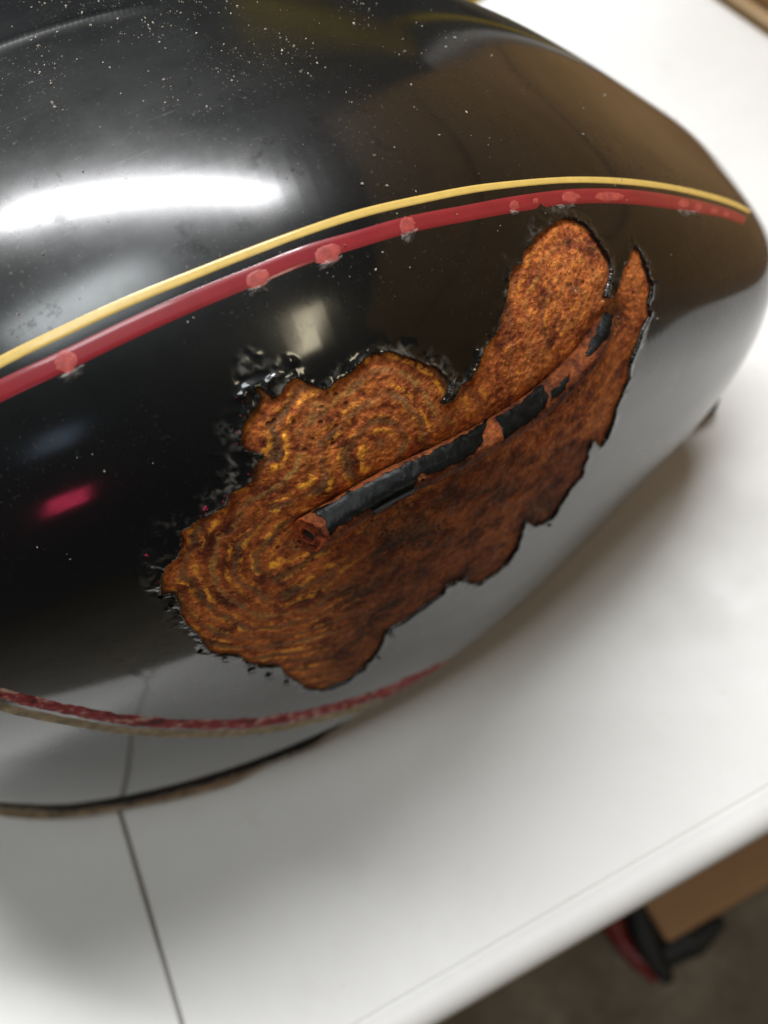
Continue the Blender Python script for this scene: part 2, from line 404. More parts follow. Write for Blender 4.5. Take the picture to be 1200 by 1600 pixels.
child_local(sweep('black_jaw', pth, np.interp(np.linspace(0, 1, 24), [0, .5, 1], [.012, .018, .006]), M_BLACK, tool, 14, .5))

# yellow trestle behind the table: only its beam shows, mirrored in the paint
M_YBAR = simple('yellow painted timber', (.85, .60, .012), .45)
yh = empty('yellow_trestle', (.9, 1.62, FLOOR_Z)); tag(yh, 'yellow trestle beam mirrored as a streak along the top of the tank', 'trestle')
T_OFF = Vector(yh.location)
o = sweep('beam', [(.72, 1.6, .875), (.95, 1.6, .790), (1.2, 1.6, .685), (1.45, 1.6, .545)], [.05, .052, .048, .03], M_YBAR, yh, 4, 1.3); child_local(o); o.data.polygons.foreach_set('use_smooth', np.zeros(len(o.data.polygons), bool))
for lx, lz in ((.78, .82), (1.40, .55)): child_local(box('leg', (lx - .015, 1.655, FLOOR_Z), (lx + .015, 1.685, lz), M_YBAR, yh, .003))

# ------------------------------------------------------------------ the tank surface
PAR = [-0.19019, 0.21569, 0.19801, 0.29132, 1.88399, 2.19787, 0.13848, 0.2992, 0.11782, 0.13241, 3.01962, 0.01661, 0.01054, 1.48937, 0.07445, -0.10729, -0.13639, 0.00222, 0.02803, 0.09159, 0.01196, -0.09497, 0.0165, 0.06735, 0.01262, 0.00608]
K = 6; KN = np.array([0, .12, .3, .6, 1.0, 1.5])
GG = np.concatenate([1 - np.cos(np.linspace(0, np.pi / 2, 101)), np.linspace(1.01, 1.9, 60)])
BB = np.stack([np.interp(GG, KN, np.eye(K)[i]) for i in range(K)], 1)
for _ in range(60):
    B2 = BB.copy(); B2[1:-1] = .25 * BB[:-2] + .5 * BB[1:-1] + .25 * BB[2:]; BB = B2
def surf_gv(g, v):
    """tank surface for arrays g (distance back from the nose) and v (around the section), same shape"""
    al, tx, ty, L1, p, q, W, zt, zm, ka, nt, kb, fl, qz = PAR[:14]
    Bm = np.stack([np.interp(g, GG, BB[:, i]) for i in range(K)], -1)
    x = np.abs(np.clip(1 - g, -1, 1))
    tail = np.sqrt(np.clip(1 - np.clip((g - 1.42) / .49, 0, 1) ** 2, 0, 1)) * .9 + .1
    core = np.maximum(1 - x ** p, 0)
    f = core ** (1 / q) * (1 + Bm @ np.array(PAR[14:14 + K])) * tail
    fz = core ** (1 / qz) * (1 + Bm @ np.array(PAR[14 + K:])) * tail
    k = ka + (kb - ka) / (1 + np.exp(-(g - .75) / .1))
    th = np.clip(v - 1, 0, 2) * np.pi / 2
    c = np.cos(th); sn = np.maximum(np.sin(th), 0); c = np.where(np.abs(c) < 1e-9, 0, c)
    t = np.where(v < 1, 1 - v, np.where(v > 3, v - 3, 0)); t = np.clip(t, 0, 1)
    lat = np.sign(c) * np.abs(c) ** (2 / nt); zz = sn ** (2 / nt) * (zt - zm)
    w = W * f * lat * (1 - k * t ** 2.2) - np.sign(lat) * .006 * smooth(t, .72, 1.0) * smooth(g, .5, .9)
    z = np.where(t > 0, zm - t * (zm - fl) * np.minimum(fz, 1) ** .6, zm + zz * fz)
    s = g * L1
    return np.stack([tx - np.cos(al) * s + np.sin(al) * w, ty - np.sin(al) * s - np.cos(al) * w, z], -1)
# even parameters: b along (g = 1-cos b), a = arc length round the section at g = .7
_v = np.concatenate([np.linspace(0, .999, 60), 1 + np.linspace(0, 1, 1500) ** 2.5, 3 - np.linspace(1, 0, 1500)[1:] ** 2.5, np.linspace(3.001, 4, 60)])
_s = surf_gv(np.full_like(_v, .7), _v); _a = np.concatenate([[0], np.cumsum(np.linalg.norm(np.diff(_s, axis=0), axis=1))]); ATOT = _a[-1]
# cluster also at the crown side of v = 2
_v2 = np.concatenate([np.linspace(0, .9999, 80), 1 + .5 * np.linspace(0, 1, 900) ** 2.5, 2 - .5 * np.linspace(1, 0, 900)[1:] ** 2.5, 2 + .5 * np.linspace(0, 1, 900)[1:] ** 2.5, 3 - .5 * np.linspace(1, 0, 900)[1:] ** 2.5, np.linspace(3.0001, 4, 80)])
_s = surf_gv(np.full_like(_v2, .7), _v2); _a = np.concatenate([[0], np.cumsum(np.linalg.norm(np.diff(_s, axis=0), axis=1))]); ATOT = _a[-1]; _v = _v2
def surf(b, a):
    b = np.asarray(b, float); a = np.asarray(a, float)
    g = np.where(b < np.pi / 2, 1 - np.cos(np.minimum(b, np.pi / 2)), 1 + (b - np.pi / 2))
    return surf_gv(g, np.interp(a * ATOT, _a, _v))
def normal(b, a, e=.004):
    du = surf(b + e, a) - surf(b - e, a); dv = surf(b, a + e) - surf(b, a - e)
    n = np.cross(dv, du); n /= np.linalg.norm(n, axis=-1)[..., None] + 1e-12
    return n
BMAX = np.pi / 2 + .895
_cb = np.linspace(.03, np.pi / 2 + .6, 190); _ca = np.linspace(.0, .66, 210)
_CB, _CA = np.meshgrid(_cb, _ca, indexing='ij')
_CS = surf(_CB, _CA); _CN = normal(_CB, _CA); _vd = _CS - CAM
if np.mean((_CN * (_CS - _CS.mean((0, 1)))).sum(-1)) < 0: SGN = -1.0
else: SGN = 1.0
_front = SGN * (_CN * _vd).sum(-1) < 0
_CP = proj(_CS); _CP[~_front] = 1e6
def norm_out(b, a): return SGN * normal(b, a)
def on_tank(px):
    """points of the photograph -> surface parameters (b, a)"""
    px = np.asarray(px, float).reshape(-1, 2); flat = _CP.reshape(-1, 2); b = np.empty(len(px)); a = np.empty(len(px))
    for i in range(0, len(px), 256):
        p = px[i:i + 256]; j = ((flat[None, :, 0] - p[:, 0:1]) ** 2 + (flat[None, :, 1] - p[:, 1:2]) ** 2).argmin(1)
        b[i:i + 256] = _CB.ravel()[j]; a[i:i + 256] = _CA.ravel()[j]
    e = 1e-4
    for _ in range(6):
        q0 = proj(surf(b, a)); jb = (proj(surf(b + e, a)) - q0) / e; ja = (proj(surf(b, a + e)) - q0) / e; r = px - q0
        dt = jb[:, 0] * ja[:, 1] - jb[:, 1] * ja[:, 0]; ok = np.abs(dt) > 2e4; dt = np.where(ok, dt, 1)
        sb = (r[:, 0] * ja[:, 1] - r[:, 1] * ja[:, 0]) / dt; sa = (jb[:, 0] * r[:, 1] - jb[:, 1] * r[:, 0]) / dt
        b = b + np.where(ok, np.clip(sb, -.012, .012), 0); a = a + np.where(ok, np.clip(sa, -.008, .008), 0)
    return np.stack([b, a], -1)

tank = empty('fuel_tank', (float(surf(1.3, .5)[0]), .22, 0.0))
tag(tank, 'black motorcycle fuel tank with red and gold pinstripes and a large rusted patch', 'fuel tank')
T_OFF = Vector(tank.location)

# ---- rust patch outline (traced) -> ragged outline on the surface
OUT = [(250,897),(255,888),(268,878),(278,870),(282,850),(280,828),(297,820),(320,808),(340,795),(353,787),(357,773),(370,763),(387,753),(393,747),(395,733),(400,720),(412,711),(397,707),(382,702),(377,690),(378,670),(382,652),(393,643),(405,628),(402,613),(397,605),(402,604),(413,615),(430,622),(438,613),(445,597),(457,588),(470,590),(483,600),(500,608),(510,608),(527,593),(547,582),(558,570),(570,560),(583,552),(605,547),(630,555),(660,568),(685,575),(695,590),(702,602),(698,615),(689,631),(705,627),(720,602),(732,595),(745,572),(752,550),(775,520),(782,500),(792,465),(795,430),(802,417),(817,412),(820,390),(835,370),(860,350),(880,340),(900,342),(920,357),(935,375),(947,395),(956,425),(952,442),(945,465),(955,466),(967,445),(972,425),(982,400),(992,382),(1002,395),(1012,425),(1019,447),(1014,474),(1017,495),(1005,516),(995,546),(984,570),(983,591),(968,627),(959,657),(948,684),(938,700),(926,687),(920,708),(911,744),(893,763),(877,790),(862,812),(847,820),(830,822),(823,815),(815,830),(808,857),(793,880),(773,898),(747,913),(737,912),(717,907),(697,917),(690,930),(673,943),(653,958),(633,973),(613,982),(603,988),(595,1013),(583,1027),(567,1047),(550,1060),(541,1067),(508,1078),(483,1079),(462,1065),(446,1053),(437,1042),(408,1042),(383,1034),(371,1024),(346,1024),(329,1020),(317,1007),(312,995),(296,980),(285,963),(277,945),(273,928),(254,928),(248,909)]
out_ba = on_tank(OUT)
o3 = surf(out_ba[:, 0], out_ba[:, 1])
cl = np.concatenate([out_ba, out_ba[:1]]); c3 = np.concatenate([o3, o3[:1]])
tt = np.concatenate([[0], np.cumsum(np.linalg.norm(np.diff(c3, axis=0), axis=1))])
ns = int(tt[-1] / .00045); ts = np.linspace(0, tt[-1], ns, endpoint=False)
ol = np.stack([np.interp(ts, tt, cl[:, 0]), np.interp(ts, tt, cl[:, 1])], -1)
ol3 = surf(ol[:, 0], ol[:, 1])
wob = np.stack([fbm(ol3 * 260, 4, 3), fbm(ol3 * 260 + 50, 4, 9)], -1)
mB = 1 / np.linalg.norm(surf(1.2 + .01, .25) - surf(1.2, .25)) * .01; mA = 1 / ATOT
ol = ol + wob * np.array([mB, mA]) * .0011
ol3 = surf(ol[:, 0], ol[:, 1])
b0, b1 = ol[:, 0].min() - .09, ol[:, 0].max() + .12; a0, a1 = ol[:, 1].min() - .03, ol[:, 1].max() + .05
CELL = .00042
def axis(lo, hi, p0, p1, fine, coarse):
    return np.concatenate([np.linspace(lo, p0, max(3, int((p0 - lo) / coarse)), endpoint=False), np.linspace(p0, p1, int((p1 - p0) / fine), endpoint=False), np.linspace(p1, hi, max(3, int((hi - p1) / coarse)))])
bs = axis(.012, BMAX, b0, b1, CELL * mB, .0022 * mB); as_ = axis(0, 1, a0, a1, CELL * mA, .0022 * mA)
BBg, AAg = np.meshgrid(bs, as_, indexing='ij'); nb, na = BBg.shape
S = surf(BBg, AAg); Nn = norm_out(BBg, AAg)
# signed distance to the outline (positive = paint)
sd = np.full((nb, na), .05)
ib = np.where((bs >= b0) & (bs <= b1))[0]; ia = np.where((as_ >= a0) & (as_ <= a1))[0]
sub = np.ix_(ib, ia); Q = S[sub].reshape(-1, 3); qb = BBg[sub].ravel(); qa = AAg[sub].ravel()
dm = np.empty(len(Q)); o32 = ol3.astype(np.float32); oo = (o32 ** 2).sum(1)
for i in range(0, len(Q), 20000):
    q_ = Q[i:i + 20000].astype(np.float32)
    dm[i:i + 20000] = np.sqrt(np.maximum((q_ ** 2).sum(1)[:, None] - 2 * q_ @ o32.T + oo, 0).min(1))
ins = np.zeros(len(Q), bool); x0_, y0_ = ol[:, 0], ol[:, 1]; x1_, y1_ = np.roll(x0_, -1), np.roll(y0_, -1)
for xa, ya_, xb, yb in zip(x0_, y0_, x1_, y1_):
    if ya_ == yb: continue
    lo_, hi_ = min(ya_, yb), max(ya_, yb); msk = (qa > lo_) & (qa <= hi_)
    if msk.any():
        xi = xa + (qa[msk] - ya_) / (yb - ya_) * (xb - xa); ins[msk] ^= qb[msk] < xi
sd[sub] = np.where(ins, -dm, dm).reshape(len(ib), len(ia))

# ---- tube path on the surface
TUBE = on_tank(spline([(478, 829), (530, 798), (600, 757), (690, 715), (770, 674), (860, 612), (920, 552), (958, 498)], 160))
tp = surf(TUBE[:, 0], TUBE[:, 1]); tn = norm_out(TUBE[:, 0], TUBE[:, 1])
def dist_poly(Qp, poly):
    out = np.empty(len(Qp)); idx = np.empty(len(Qp), int); p32 = poly.astype(np.float32); pp = (p32 ** 2).sum(1)
    for i in range(0, len(Qp), 40000):
        q_ = Qp[i:i + 40000].astype(np.float32); d = (q_ ** 2).sum(1)[:, None] - 2 * q_ @ p32.T + pp
        idx[i:i + 40000] = d.argmin(1); out[i:i + 40000] = np.sqrt(np.maximum(d.min(1), 0))
    return out, idx
dt_, it_ = dist_poly(Q, tp)
tdist = np.full((nb, na), 1.0); tdist[sub] = dt_.reshape(len(ib), len(ia))

# ---- relief
disp = np.zeros((nb, na)); P_ = S[sub]; sdb = sd[sub]
pxy = proj(P_)
blis = smooth(pxy[..., 0], 780, 700) * smooth(pxy[..., 1], 1000, 900) * smooth(pxy[..., 0], 190, 240)
blis = np.maximum(blis, smooth(pxy[..., 0], 690, 730) * smooth(pxy[..., 0], 1000, 940) * smooth(pxy[..., 1], 640, 560) * .55)
blis = blis * (1 - .45 * smooth(pxy[..., 0], 440, 520))
reach = .0085 + .0055 * fbm(P_ * 90, 2, 40) - .0035 * smooth(pxy[..., 0], 420, 500)
bm_ = blis * smooth(sdb, reach, reach * .35)
bl = (1 - np.abs(fbm(P_ * 150, 2, 21)) * 2.2) ** 2 * .9 + .6 * fbm(P_ * 85, 2, 23); bl2 = fbm(P_ * 700, 3, 33)
lift = .0009 * np.exp(-np.maximum(sdb, 0) / .0011) * (.35 + .65 * smooth(fbm(P_ * 150, 2, 5), -.2, .4))
dp = lift + bm_ * smooth(fbm(P_ * 90, 2, 44), -.35, .25) * (.0014 * bl + .00008 * bl2) + .00045 * smooth(sdb, .0035, .0005) * fbm(P_ * 420, 3, 61)
disp[sub] = np.where(sdb > -.0012, dp, 0)
milky = np.zeros((nb, na)); milky[sub] = np.clip(bm_ * smooth(fbm(P_ * 120, 3, 46), -.05, .35) * smooth(np.abs(fbm(P_ * 190, 3, 21)), .22, .03) * .6 + .6 * smooth(np.abs(sdb - .0005), .0006, 0) * smooth(fbm(P_ * 260, 2, 48), .1, .4), 0, 1)
# slight raised crease along the far top edge (left of the picture)
cr = on_tank(spline([(-60, 92), (0, 69), (60, 48), (120, 31), (200, 14), (280, 2)], 40)); cr3 = surf(cr[:, 0], cr[:, 1])
zone = (BBg > cr[:, 0].min() - .3) & (AAg > cr[:, 1].min() - .08) & (AAg < .75)
zi = np.where(zone.ravel())[0]
dcr, icr = dist_poly(S.reshape(-1, 3)[zi], cr3)
side = np.sign((AAg.ravel()[zi] - cr[icr, 1]))
fade = smooth(icr.astype(float), 39, 26)
dr = disp.ravel(); dr[zi] += fade * (.0011 * np.exp(-(dcr / .0022) ** 2) - .0016 * smooth(side * dcr, 0, .006)); disp = dr.reshape(nb, na)

Vp = S + Nn * disp[..., None]
faces = grid_faces(nb, na)
sdf = sd.ravel()[faces].mean(1)
Vflat = Vp.reshape(-1, 3)
keep = faces[sdf > 0]
# paint edge thickness: walls down from the boundary
nvert = nb * na
def boundary(fs):
    e = np.concatenate([fs[:, [0, 1]], fs[:, [1, 2]], fs[:, [2, 3]], fs[:, [3, 0]]]); es = np.sort(e, 1)
    key = es[:, 0].astype(np.int64) * nvert + es[:, 1]; u, idx, cnt = np.unique(key, return_index=True, return_counts=True)
    return e[idx[cnt == 1]]
be = boundary(keep); be = be[(np.abs(sd.ravel()[be]).max(1) < .003)]
Vlow = (S - Nn * .0011).reshape(-1, 3)
allV = np.concatenate([Vflat, Vlow]); walls = np.stack([be[:, 1], be[:, 0], be[:, 0] + nvert, be[:, 1] + nvert], -1)
vv, ff, _ = compact(allV, np.concatenate([keep, walls]))
# consistent outward faces
fn = np.cross(vv[ff[0, 1]] - vv[ff[0, 0]], vv[ff[0, 2]] - vv[ff[0, 0]])
def outward(v, f, ref_n):
    k = len(f) // 2; n_ = np.cross(v[f[k, 1]] - v[f[k, 0]], v[f[k, 2]] - v[f[k, 0]])
    return f if n_ @ ref_n > 0 else f[:, ::-1]
kf = len(keep) // 2; rn = Nn.reshape(-1, 3)[keep[kf, 0]]
n_ = np.cross(allV[keep[kf, 1]] - allV[keep[kf, 0]], allV[keep[kf, 2]] - allV[keep[kf, 0]])
if n_ @ rn < 0: ff = ff[:, ::-1]
dusty = smooth(Nn[..., 2], .55, .9) * smooth(BBg, .98, 1.2)
vv, ff, at = compact(allV, np.concatenate([keep, walls]), dict(dusty=np.concatenate([dusty.ravel(), dusty.ravel()]), milky=np.concatenate([milky.ravel(), milky.ravel()])))
if n_ @ rn < 0: ff = ff[:, ::-1]
body = link('painted_shell', np_mesh('painted_shell', vv, ff, at), M_PAINT, tank); child_local(body)

# underside and nose / tail caps
bm = bmesh.new()
ring = np.concatenate([surf(bs[::6], np.zeros(len(bs[::6]))), surf(bs[::-6], np.ones(len(bs[::-6])))])
bm.faces.new([bm.verts.new(p) for p in ring])
for b_ in (bs[0], bs[-1]):
    bm.faces.new([bm.verts.new(p) for p in surf(np.full(120, b_), np.linspace(0, 1, 120))])
me = bpy.data.meshes.new('underside'); bm.to_mesh(me); bm.free()
child_local(link('underside', me, M_CRUST, tank, smooth=False))

# ---- rust patch
rb = sdb.copy()
cent = np.array([(600, 690, 1.0), (455, 850, 1.0), (900, 470, 1.1)], float)
cpt = surf(*on_tank(cent[:, :2]).T)
dd = np.stack([np.linalg.norm(P_ - c, axis=-1) * w for c, w in zip(cpt, cent[:, 2])], -1)
kk = 300.0; smin = -np.log(np.exp(-kk * dd).sum(-1)) / kk
ringf = (.45 * np.minimum(-rb, .03) + .75 * (.06 - smin)) * 1250 + 6.5 * fbm(P_ * 38, 3, 71) + 2.4 * fbm(P_ * 150, 2, 72)
rmask = np.clip(smooth(pxy[..., 0], 760, 640) * (1 - .75 * smooth(pxy[..., 0], 540, 640) * smooth(pxy[..., 1], 740, 790)) + .25, 0, 1)
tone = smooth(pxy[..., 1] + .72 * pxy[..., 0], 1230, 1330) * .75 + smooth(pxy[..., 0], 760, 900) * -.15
# rust colour with shade painted in: ochre above the tube, dark red-brown below; the upper right lobe is in between
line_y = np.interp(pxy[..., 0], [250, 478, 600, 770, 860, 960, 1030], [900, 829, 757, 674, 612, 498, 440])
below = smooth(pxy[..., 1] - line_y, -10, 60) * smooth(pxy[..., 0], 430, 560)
tone = .12 + .62 * below * smooth(pxy[..., 1], 620, 760) + .35 * smooth(tdist[sub], .012, .004) * smooth(pxy[..., 0], 430, 480)  # last term paints shade and dirt close along the tube
rel = -.00065 + .00042 * fbm(P_ * 210, 4, 81) + .00022 * fbm(P_ * 800, 3, 85) + .00006 * np.sin(ringf) * rmask - .0003 * smooth(-rb, .003, .0)
dent = -.0022 * np.exp(-(tdist[sub] / .006) ** 2)
rel = rel + dent
sel = faces.reshape(nb - 1, na - 1, 4)[np.ix_(ib[:-1], ia[:-1])].reshape(-1, 4)
sel = sel[(sd.ravel()[sel].min(1) < .0022)]
VR = S.copy(); VR[sub] = P_ + Nn[sub] * np.where(sdb > 0, np.minimum(rel, -.0006), rel)[..., None]
full = lambda x: (lambda z: (z.__setitem__(sub, x), z.ravel())[1])(np.zeros((nb, na)))
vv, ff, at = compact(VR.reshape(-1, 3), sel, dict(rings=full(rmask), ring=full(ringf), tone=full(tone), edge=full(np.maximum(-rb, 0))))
kf = len(sel) // 2
n_ = np.cross(VR.reshape(-1, 3)[sel[kf, 1]] - VR.reshape(-1, 3)[sel[kf, 0]], VR.reshape(-1, 3)[sel[kf, 2]] - VR.reshape(-1, 3)[sel[kf, 0]])
if n_ @ Nn.reshape(-1, 3)[sel[kf, 0]] < 0: ff = ff[:, ::-1]
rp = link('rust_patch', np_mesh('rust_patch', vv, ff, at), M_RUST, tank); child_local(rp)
tag(rp, 'orange and brown layered rust where the black paint has flaked away')

# ---- pinstripes
def stripe(name, pts, mat, n=420, h=.00007, rag=0.0, label=None):
    """pts: (x, y, half width) in the photograph, laid on the surface as a thin film"""
    s = spline(pts, n); d = np.gradient(s[:, :2], axis=0); d /= np.linalg.norm(d, axis=1)[:, None]; nr = np.stack([-d[:, 1], d[:, 0]], -1)
    lo = on_tank(s[:, :2] - nr * s[:, 2:3]); hi = on_tank(s[:, :2] + nr * s[:, 2:3])
    # smooth the mapped border lines
    for e in (lo, hi):
        for _ in range(3): e[1:-1] = .25 * e[:-2] + .5 * e[1:-1] + .25 * e[2:]
    us = np.array([0, .04, .3, .5, .7, .96, 1.0]); hs = np.array([-.00003, h, h, h, h, h, -.00003])
    if rag:
        p3 = surf(lo[:, 0], lo[:, 1]); wl = fbm(p3 * 300, 4, 51) * rag; wh = fbm(p3 * 300 + 9, 4, 52) * rag
        mid = (lo + hi) / 2; hw = (hi - lo) / 2; lo = mid - hw * (1 + wl[:, None]); hi = mid + hw * (1 + wh[:, None])
    ba = lo[:, None] * (1 - us[None, :, None]) + hi[:, None] * us[None, :, None]
    V = surf(ba[..., 0], ba[..., 1]) + norm_out(ba[..., 0], ba[..., 1]) * hs[None, :, None]
    F = grid_faces(n, len(us)); V = V.reshape(-1, 3)
    nn = norm_out(ba[n // 2, 3, 0], ba[n // 2, 3, 1]); F = outward(V, F, nn)
    o = link(name, np_mesh(name, V, F), mat, tank); child_local(o)
    if label: o['label'] = label
    return o
stripe('upper_gold_stripe', [(-60,600,9),(0,566,9),(100,517,9),(200,471,8.5),(300,430,8),(380,398,7.5),(470,364,7),(555,336,7),(660,311,6.5),(750,294,6),(800,288,5.5),(900,281,5),(1000,286,5),(1060,295,4.5),(1100,304,4.5),(1150,320,4),(1172,331,3)], M_YELLOW)
stripe('upper_red_stripe', [(-60,642,17),(0,611,17),(100,564,17),(200,516,16.5),(300,471,16),(390,434,15.5),(485,396,15),(555,375,14),(639,351,13.5),(730,333,13),(800,320,13),(900,307,12),(1000,309,11.5),(1050,316,11),(1100,325,9.5),(1140,335,8),(1164,345,6.5)], M_RED)
stripe('lower_red_stripe', [(-60,1062,8),(0,1083,8.5),(100,1107,8.5),(200,1125,8),(300,1132,7.5),(400,1129,7.5),(500,1111,7.5),(575,1090,6.5),(657,1056,5.5),(707,1031,5),(757,1000,4.5),(807,963,4),(850,926,3.5),(885,889,3)], M_REDWORN, rag=.35)
stripe('lower_gold_stripe', [(-60,1083,6),(0,1104,6.5),(100,1126,6.5),(200,1142,6),(300,1147,5.5),(400,1143,5),(500,1124,4.5),(575,1102,4),(640,1075,3),(690,1050,2.5)], M_CREAM, rag=.3)

def surf_patch(name, poly, mat, parent, dome=.0003, base=.00018, jit=.0, seed=0, rings=4):
    """a small film or blister: polygon of the photograph laid on the surface, domed in the middle"""
    poly = np.asarray(poly, float); n = 40
    pc = np.concatenate([poly, poly[:1]]); t = np.concatenate([[0], np.cumsum(np.linalg.norm(np.diff(pc, axis=0), axis=1))]); u = np.linspace(0, t[-1], n, endpoint=False)
    p = np.stack([np.interp(u, t, pc[:, 0]), np.interp(u, t, pc[:, 1])], -1)
    if jit: r_ = np.random.default_rng(seed); p = p + r_.normal(size=p.shape) * jit
    ba = on_tank(p); c = ba.mean(0)
    V = [surf(c[0], c[1]) + norm_out(c[0], c[1]) * (base + dome)]
    for r in range(1, rings + 1):
        f = r / rings; q = c + (ba - c) * f; hh = base + dome * (1 - f ** 2) if r < rings else -.0001
        if r == rings: q = c + (ba - c) * 1.01
        V += list(surf(q[:, 0], q[:, 1]) + norm_out(q[:, 0], q[:, 1]) * hh)
    V = np.array(V); F3 = []
    for i in range(n): F3.append((0, 1 + i, 1 + (i + 1) % n, 1 + (i + 1) % n))
    tri = [(0, 1 + i, 1 + (i + 1) % n) for i in range(n)]
    quad = [(1 + (r - 1) * n + i, 1 + r * n + i, 1 + r * n + (i + 1) % n, 1 + (r - 1) * n + (i + 1) % n) for r in range(1, rings) for i in range(n)]
    me = bpy.data.meshes.new(name); me.from_pydata([tuple(v) for v in V], [], tri + quad); me.update()
    bm = bmesh.new(); bm.from_mesh(me); bmesh.ops.recalc_face_normals(bm, faces=bm.faces)
    f0 = bm.faces[0] if False else next(iter(bm.faces))
    if f0.normal.dot(Vector(norm_out(c[0], c[1]))) < 0: bmesh.ops.reverse_faces(bm, faces=bm.faces)
    bm.to_mesh(me); bm.free()
    o = link(name, me, mat, parent); child_local(o); return o
def ell(cx, cy, rx, ry, ang=0, wob=.06, seed=0, n=24):
    r_ = np.random.default_rng(seed); a = np.linspace(0, 2 * math.pi, n, endpoint=False); k = 1 + wob * r_.normal(size=n)
    x = rx * k * np.cos(a); y = ry * k * np.sin(a); c, s = math.cos(ang), math.sin(ang)
    return np.stack([cx + c * x - s * y, cy + s * x + c * y], -1)
BLOBS = [(103,563,27,20,-.45),(402,433,23,16,-.4),(511,394,24,17,-.35),(637,350,18,15,-.25),(804,319,9,10,0),(836,312,5,6,0),(892,306,20,10,-.05),(952,305,28,9.5,.02),(1068,317,10,8,.2),(1092,322,7,7,.2),(1116,328,7,6,.2),(1134,333,5,5,.2)]
for i, (x, y, rx, ry, an) in enumerate(BLOBS):
    surf_patch('blister', ell(x + (i % 3) - 1, y + 2.0, rx * (1 + .12 * ((i * 7) % 3 - 1)), ry, an, .09, i), M_SALMON, tank, dome=.00003, base=.00010)
FILMS = [[(88,590),(104,600),(130,586),(134,566),(120,574),(100,584)],[(384,455),(392,464),(420,452),(424,436),(408,444)],[(492,418),(502,424),(530,410),(537,398),(516,406)],[(624,366),(636,380),(648,374),(654,356),(640,362)],[(797,330),(806,338),(812,330)],[(868,322),(880,330),(900,324),(898,319)],[(1058,326),(1064,336),(1096,338),(1094,332)]]
for i, p in enumerate(FILMS): surf_patch('lacquer_film', p, M_FILM, tank, dome=.0006, base=.0003, jit=1.2, seed=i)

# ---- tube welded along the side
L_ = np.concatenate([[0], np.cumsum(np.linalg.norm(np.diff(tp, axis=0), axis=1))]); TL = L_[-1]
NT_, NA_ = 360, 64
lt = np.linspace(0, TL, NT_)
cpos = np.stack([np.interp(lt, L_, tp[:, i]) for i in range(3)], -1); cn = np.stack([np.interp(lt, L_, tn[:, i]) for i in range(3)], -1); cn /= np.linalg.norm(cn, axis=1)[:, None]
for _ in range(20): cpos[1:-1] = .25 * cpos[:-2] + .5 * cpos[1:-1] + .25 * cpos[2:]
ct = np.gradient(cpos, axis=0); ct /= np.linalg.norm(ct, axis=1)[:, None]; cs = np.cross(cn, ct); cs /= np.linalg.norm(cs, axis=1)[:, None]
RAD = .0051
mdir = -ct[0] * .75 + cn[0] * .25; _tc = CAM - cpos[0]; mdir = mdir + .55 * _tc / np.linalg.norm(_tc); mdir /= np.linalg.norm(mdir)
TROT = .55
rad = RAD * np.interp(lt / TL, [0, .05, .12, .5, .9, 1.0], [1.16, 1.12, 1.04, 1.0, .92, .72])
lift_t = np.interp(lt / TL, [0, .1, .6, .9, 1], [.0024, .0020, .0010, -.0002, -.0028])
cax = cpos + cn * lift_t[:, None]
ta = np.linspace(0, 2 * math.pi, NA_, endpoint=False)
def tube_pts(l_i, ang, extra=0.0):
    """superelliptic section with a flattened face, cut obliquely at its open end"""
    c, s = np.cos(ang), np.sin(ang); e = 2 / 3.4
    u = np.sign(c) * np.abs(c) ** e * .92; w = np.sign(s) * np.abs(s) ** e * .92
    x = u * math.cos(TROT) - w * math.sin(TROT); y = u * math.sin(TROT) + w * math.cos(TROT)
    l_i = np.clip(l_i, 0, NT_ - 1); i0 = np.floor(l_i).astype(int); i1 = np.minimum(i0 + 1, NT_ - 1); f = (l_i - i0)[..., None]
    mixv = lambda A: A[i0] * (1 - f) + A[i1] * f
    r_ = (rad[i0] + extra)[..., None]
    sh = -(RAD * (x * (cs[0] @ mdir) + y * (cn[0] @ mdir))) / (ct[0] @ mdir)
    k_ = np.clip(1 - l_i * (TL / NT_) / .016, 0, 1)
    return mixv(cax) + r_ * (x[..., None] * mixv(cs) + y[..., None] * mixv(cn)) + (sh * k_)[..., None] * mixv(ct)
LI, TA = np.meshgrid(np.arange(NT_), ta, indexing='ij')
TV = tube_pts(LI.astype(float), TA)
nzt = .00030 * fbm(TV * 420, 4, 91) + .00012 * fbm(TV * 1200, 2, 95)
TV = tube_pts(LI.astype(float), TA, nzt)
F = grid_faces(NT_, NA_, True); V = TV.reshape(-1, 3)
k_ = 200 * NA_ + NA_ // 4
n_ = np.cross(V[F[k_, 1]] - V[F[k_, 0]], V[F[k_, 2]] - V[F[k_, 0]])
if n_ @ cn[200] < 0: F = F[:, ::-1]
tube = link('welded_tube', np_mesh('welded_tube', V, F), M_RUST_TUBE, tank); child_local(tube)
tag(tube, 'narrow rusted tube running diagonally across the rust, open at its lower end')
